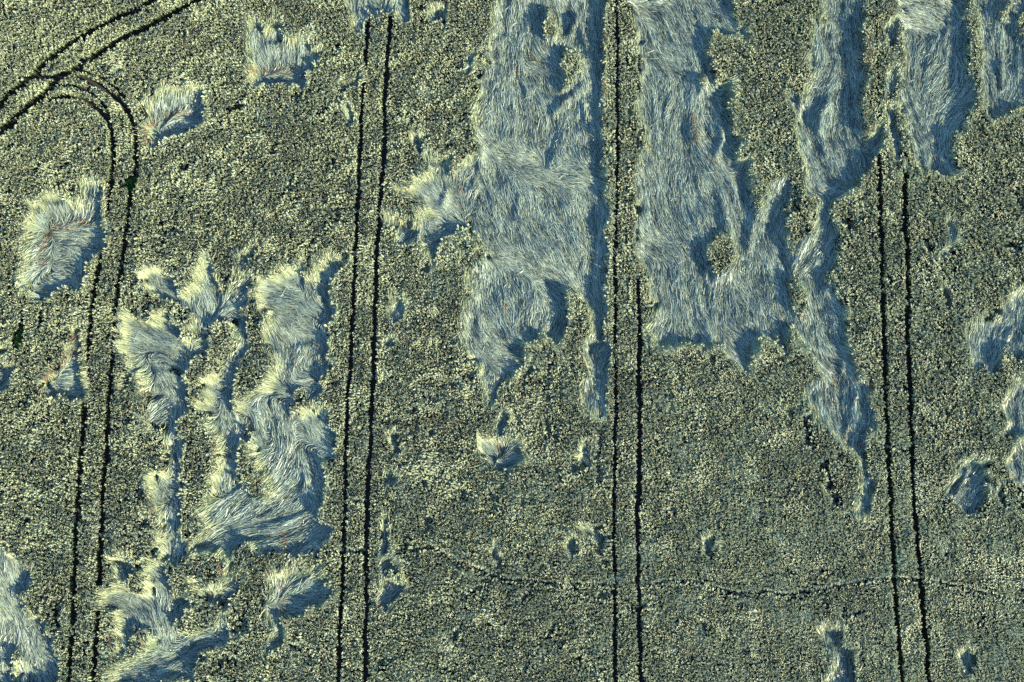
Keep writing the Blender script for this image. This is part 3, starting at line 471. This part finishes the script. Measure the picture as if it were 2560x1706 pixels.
# ------------------------------------------------------------------ mesh helpers
COL = SC.collection
def mesh_obj(name, V, F4, m, attrs=None, parent=None):
    me = bpy.data.meshes.new(name); nf = len(F4)
    me.vertices.add(len(V)); me.vertices.foreach_set('co', np.ascontiguousarray(V, np.float32).ravel())
    me.loops.add(nf*4); me.loops.foreach_set('vertex_index', np.ascontiguousarray(F4, np.int32).ravel())
    me.polygons.add(nf); me.polygons.foreach_set('loop_start', np.arange(0, nf*4, 4, dtype=np.int32))
    for k, a in (attrs or {}).items():
        at = me.attributes.new(k, 'FLOAT', 'POINT'); at.data.foreach_set('value', np.ascontiguousarray(a, np.float32).ravel())
    me.materials.append(m); me.update(calc_edges=True)
    o = bpy.data.objects.new(name, me); COL.objects.link(o)
    if parent: o.parent = parent
    return o
def blades(P, W, roll, along, tint):
    """P (N,K,3) centre lines, W (K,) or (N,K) half widths, roll (N,) twist about the stalk"""
    N, K, _ = P.shape
    T = np.gradient(P, axis=1); T /= np.linalg.norm(T, axis=2, keepdims=True)+1e-9
    upv = np.zeros_like(T); upv[...,2] = 1
    hor = np.hypot(T[...,0], T[...,1]) < .2
    upv[hor] = (0, 1, 0)
    A = np.cross(T, upv); A /= np.linalg.norm(A, axis=2, keepdims=True)+1e-9
    B = np.cross(A, T)
    s = A*np.cos(roll)[:,None,None]+B*np.sin(roll)[:,None,None]
    if W.ndim == 1: W = np.broadcast_to(W, (N, K))
    V = np.stack([P-s*W[...,None], P+s*W[...,None]], 2)      # N K 2 3
    base = (np.arange(N)*K*2)[:,None]+np.arange(K-1)[None]*2
    F = np.stack([base, base+1, base+3, base+2], -1).reshape(-1, 4)
    al = np.broadcast_to(np.asarray(along, np.float32).reshape(1, K, 1) if np.ndim(along) == 1 else along[:,:,None], (N, K, 2))
    ti = np.broadcast_to(tint[:,None,None], (N, K, 2))
    return V.reshape(-1, 3), F, al.reshape(-1), ti.reshape(-1)
def build(name, sets, m, parent=None):
    Vs, Fs, As, Ts, o = [], [], [], [], 0
    for V, F, a, t in sets:
        Vs.append(V); Fs.append(F+o); As.append(a); Ts.append(t); o += len(V)
    return mesh_obj(name, np.concatenate(Vs), np.concatenate(Fs), m, {'along': np.concatenate(As), 'tint': np.concatenate(Ts)}, parent)
def jitter_grid(sp, seed):
    r = np.random.default_rng(seed)
    xs = np.arange(X0+.3, X1-.3, sp); ys = np.arange(Y0+.3, Y1-.3, sp)
    x, y = np.meshgrid(xs, ys); x[1::2] += sp/2
    x = x.ravel()+r.uniform(-.42, .42, x.size)*sp; y = y.ravel()+r.uniform(-.42, .42, y.size)*sp
    # keep what the picture and a step to its side could see
    return x, y, r
def visible(x, y, m=4.0):
    c, s = math.cos(PITCH), math.sin(PITCH); dz = .5-CAM_H
    cy = y*c+dz*s; cz = -y*s+dz*c
    u = x/-cz*FPX; v = cy/-cz*FPX; k = m/dist_px()
    return (np.abs(u) < 1280+k) & (np.abs(v) < 853+k)

# ------------------------------------------------------------------ ground, wheel tracks, footpaths
xs = np.array([-3000,-900,-300,-120,-60,-47,0,47,60,120,300,900,3000], float)
gxx, gyy = np.meshgrid(xs, xs); n = len(xs)
V = np.stack([gxx.ravel(), gyy.ravel(), np.zeros(n*n)], 1)
ii = (np.arange(n-1)[:,None]*n+np.arange(n-1)[None]).ravel()
g = mesh_obj('ground', V, np.stack([ii, ii+1, ii+n+1, ii+n], 1), M_SOIL); g['kind'] = 'structure'
def strip(P, w, z):
    seg = [P[0]]
    for a, b in zip(P[:-1], P[1:]):
        k = max(1, int(np.hypot(*(b-a))/.5)); seg += [a+(b-a)*t/k for t in range(1, k+1)]
    Q = np.array(seg); T = np.gradient(Q, axis=0); T /= np.linalg.norm(T, axis=1, keepdims=True)+1e-9
    Nn = np.stack([-T[:,1], T[:,0]], 1); ww = w*(1+R.uniform(-.15, .15, len(Q)))[:,None]
    A = np.concatenate([Q-Nn*ww, np.full((len(Q),1), z)], 1); B = np.concatenate([Q+Nn*ww, np.full((len(Q),1), z)], 1)
    V = np.stack([A, B], 1).reshape(-1, 3); i = np.arange(len(Q)-1)*2
    return V, np.stack([i, i+1, i+3, i+2], 1)
zt = .004
done = {}
for name, P, w in tracks: done.setdefault(name, []).append((P, w))
for name, L in done.items():
    Vs, Fs, o = [], [], 0
    for P, w in L:
        V, F = strip(P, w+.08, zt); zt += .002; Vs.append(V); Fs.append(F+o); o += len(V)
    t = mesh_obj('wheel_track', np.concatenate(Vs), np.concatenate(Fs), M_TRACK); t['kind'] = 'structure'
Vs, Fs, o = [], [], 0
for s in PATHS:
    V, F = strip(pts(s), .14, zt); zt += .001; Vs.append(V); Fs.append(F+o); o += len(V)
t = mesh_obj('footpath', np.concatenate(Vs), np.concatenate(Fs), M_TRACK); t['kind'] = 'structure'

# ------------------------------------------------------------------ standing wheat
SP = 0.134
x, y, r = jitter_grid(SP, 11)
k = visible(x, y); x, y = x[k], y[k]
sx = bil(SL, x, y); td = bil(TD, x, y)+bil(WS, x, y)*.12+.035; wm = samp(WM, x, y)
k = (r.uniform(0, 1, len(x)) > sx*3.0+samp(M, x, y)*.15) & (td > .0) & (~wm); x, y = x[k], y[k]
n = len(x); print('plants', n)
h = bil(H, x, y); cl = bil(calm.astype(np.float32), x, y)
hp = h+r.standard_normal(n)*(.10-.05*cl); hp = np.where(h < .45, h*.7, hp)
gxh = (bil(Hb, x+.15, y)-bil(Hb, x-.15, y))/.3; gyh = (bil(Hb, x, y+.15)-bil(Hb, x, y-.15))/.3
wx_, wy_ = samp(FX, x, y), samp(FY, x, y)
leanx = -.10*np.clip(gxh, -1.5, 1.5)+bil(fbm(1.3, 91, 2), x, y)*.05; leany = -.10*np.clip(gyh, -1.5, 1.5)+bil(fbm(1.3, 92, 2), x, y)*.05
sets = []
tint = np.clip(.5+bil(fbm(4, 95, 3), x, y)*.10+r.standard_normal(n)*.16+.12*np.clip((x-5)/30, 0, 1)*np.clip((5-y)/25, 0, 1), 0, 1)
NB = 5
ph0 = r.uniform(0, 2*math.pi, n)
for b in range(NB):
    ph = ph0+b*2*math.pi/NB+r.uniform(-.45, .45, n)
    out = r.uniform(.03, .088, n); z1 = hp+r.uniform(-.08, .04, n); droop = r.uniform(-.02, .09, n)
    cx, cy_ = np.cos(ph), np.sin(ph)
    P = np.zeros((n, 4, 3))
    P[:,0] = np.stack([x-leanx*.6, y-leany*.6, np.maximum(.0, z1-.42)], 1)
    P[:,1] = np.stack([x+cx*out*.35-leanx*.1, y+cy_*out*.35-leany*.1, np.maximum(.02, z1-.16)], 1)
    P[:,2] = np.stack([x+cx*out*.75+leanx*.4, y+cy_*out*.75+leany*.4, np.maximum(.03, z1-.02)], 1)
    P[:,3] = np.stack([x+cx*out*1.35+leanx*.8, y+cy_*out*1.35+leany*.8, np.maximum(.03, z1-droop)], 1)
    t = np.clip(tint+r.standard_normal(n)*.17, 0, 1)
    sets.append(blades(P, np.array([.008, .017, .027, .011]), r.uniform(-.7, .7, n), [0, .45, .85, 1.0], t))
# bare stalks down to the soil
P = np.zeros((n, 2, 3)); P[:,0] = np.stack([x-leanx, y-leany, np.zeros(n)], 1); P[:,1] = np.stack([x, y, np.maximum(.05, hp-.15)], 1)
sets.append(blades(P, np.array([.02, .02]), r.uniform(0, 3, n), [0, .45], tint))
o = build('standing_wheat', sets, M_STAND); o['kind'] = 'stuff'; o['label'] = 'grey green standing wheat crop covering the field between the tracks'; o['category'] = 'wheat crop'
del sets

# ------------------------------------------------------------------ flattened wheat
def comb(x, y, L, K, r, dev=.22, sink=.10):
    n = len(x); P = np.zeros((n, K, 3)); a0 = r.standard_normal(n)*dev*np.where(r.uniform(0, 1, n) < .12, 3.2, 1); stp = L/(K-1)
    px, py = x.copy(), y.copy(); zoff = r.uniform(-.07, .07, n)
    for k in range(K):
        P[:,k,0] = px; P[:,k,1] = py; f = k/(K-1)
        P[:,k,2] = np.maximum(.02, bil(Hb, px, py)*.6+bil(H, px, py)*.4+zoff-sink*(1-f)**2+.02*math.sin(f*3.1)-.03*f*f)
        dx, dy = bil(FX, px, py), bil(FY, px, py); a = np.arctan2(dy, dx)+a0*(1-.3*f)
        px = px+np.cos(a)*stp; py = py+np.sin(a)*stp
    return P
x, y, r = jitter_grid(.072, 23)
k = visible(x, y) & (samp(M, x, y) > 0); x, y = x[k], y[k]
sl = bil(SL, x, y); td = bil(TD, x, y)
k = (r.uniform(0, 1, len(x)) < .35+sl*1.2) & ~((td < 0) & (sl < .6)); x, y = x[k], y[k]
pid = samp(PID, x, y); n = len(x); print('lodged', n)
L = r.uniform(.7, 1.15, n); P = comb(x-samp(FX, x, y)*L*.4, y-samp(FY, x, y)*L*.4, L, 5, r, dev=.19)
tint = np.clip(.5+.13*bil(streak, x, y)+.08*bil(lock, x, y)+.16*r.standard_normal(n), 0, 1)
roll = r.uniform(-1.0, 1.0, n); sl_ = samp(SL, P[:,4,0], P[:,4,1])
lodged = {}
for q in np.unique(pid):
    if q == 0: continue
    m_ = pid == q
    c = P[m_,:,:2].reshape(-1, 2).mean(0)
    e = bpy.data.objects.new('flattened_wheat', None); COL.objects.link(e); e.empty_display_size = .3
    e.location = (c[0], c[1], 0)
    e['label'] = PATCH[q-1][0]; e['category'] = 'flattened wheat'; e['group'] = 'patches of flattened wheat in the standing crop'
    off = np.array([c[0], c[1], 0])
    Q = P[m_]-off; t_ = tint[m_]; n_ = len(Q)
    lean = sl_[m_]+R.standard_normal(n_)*.12 < .44
    for nm, kk, mm in (('flat_straw', ~lean, M_LODGE), ('leaning_straw', lean, M_LEAN)):
        if kk.sum() < 3: continue
        o = build(nm, [blades(Q[kk], np.array([.008, .018, .021, .020, .010]), roll[m_][kk], [0, .3, .6, .85, 1], t_[kk])], mm, e); o['kind'] = 'stuff'
    ke = R.uniform(0, 1, n_) < np.where(sl_[m_] < .72, .95, .22); Qe = Q[ke]; T = Qe[:,4]-Qe[:,3]; T /= np.linalg.norm(T, axis=1, keepdims=True)+1e-9; tip = Qe[:,4]+[0, 0, .012]
    E = np.stack([tip-T*.03, tip+T*.04, tip+T*.11], 1)
    o = build('wheat_ears', [blades(E, np.array([.010, .024, .006]), R.uniform(-.8, .8, len(E)), [.7, .9, 1], np.clip(t_[ke]+.1, 0, 1))], M_EAR, e); o['kind'] = 'stuff'
    lodged[q] = (e, off)
# exposed stem bases along the seams
for q, p in enumerate(PATCH, 1):
    if not p[3] or q not in lodged: continue
    for s in p[3]:
        xs_, ys_ = [], []
        Q = pts(s); long_ = np.hypot(*(Q[1:]-Q[:-1]).T).sum() > 2.4
        for a, b in zip(Q[:-1], Q[1:]):
            Ls = np.hypot(*(b-a)); m_ = max(4, int(Ls*(42 if long_ else 22))); t = R.uniform(0, 1, m_)
            big = .14 if long_ else .07
            xs_.append(a[0]+(b[0]-a[0])*t+R.standard_normal(m_)*big); ys_.append(a[1]+(b[1]-a[1])*t+R.standard_normal(m_)*big)
        xs_, ys_ = np.concatenate(xs_), np.concatenate(ys_); n = len(xs_)
        Pq = comb(xs_, ys_, R.uniform(.3, .55, n), 4, R, dev=.3, sink=.02); Pq[:,:,2] += .05
        build('exposed_stems', [blades(Pq-lodged[q][1], np.array([.010, .016, .014, .006]), R.uniform(-.8, .8, n), [0, .35, .8, 1], R.uniform(0, 1, n))], M_STEM, lodged[q][0])

# ------------------------------------------------------------------ weeds in the gaps
for lab, s, n in WEED:
    Pp = pts(s); lo, hi = Pp.min(0), Pp.max(0)
    x = R.uniform(lo[0], hi[0], n*4); y = R.uniform(lo[1], hi[1], n*4); c = np.zeros(len(x), bool)
    for a, b in zip(Pp, np.roll(Pp, -1, 0)):
        c ^= ((a[1] > y) != (b[1] > y)) & (x < (b[0]-a[0])*(y-a[1])/(b[1]-a[1]+1e-9)+a[0])
    x, y = x[c], y[c]; n = len(x); sets = []
    for b in range(3):
        ph = R.uniform(0, 6.28, n); o_ = R.uniform(.05, .14, n); h_ = R.uniform(.1, .35, n)
        P = np.zeros((n, 3, 3)); P[:,0] = np.stack([x, y, 0*x], 1); P[:,1] = np.stack([x+np.cos(ph)*o_*.5, y+np.sin(ph)*o_*.5, h_*.8], 1)
        P[:,2] = np.stack([x+np.cos(ph)*o_*1.2, y+np.sin(ph)*o_*1.2, h_], 1)
        sets.append(blades(P, np.array([.02, .035, .01]), R.uniform(-.5, .5, n), [0, .6, 1], R.uniform(0, 1, n)))
    o = build('weeds', sets, M_WEED); o['label'] = lab; o['category'] = 'weeds'; o['kind'] = 'stuff'
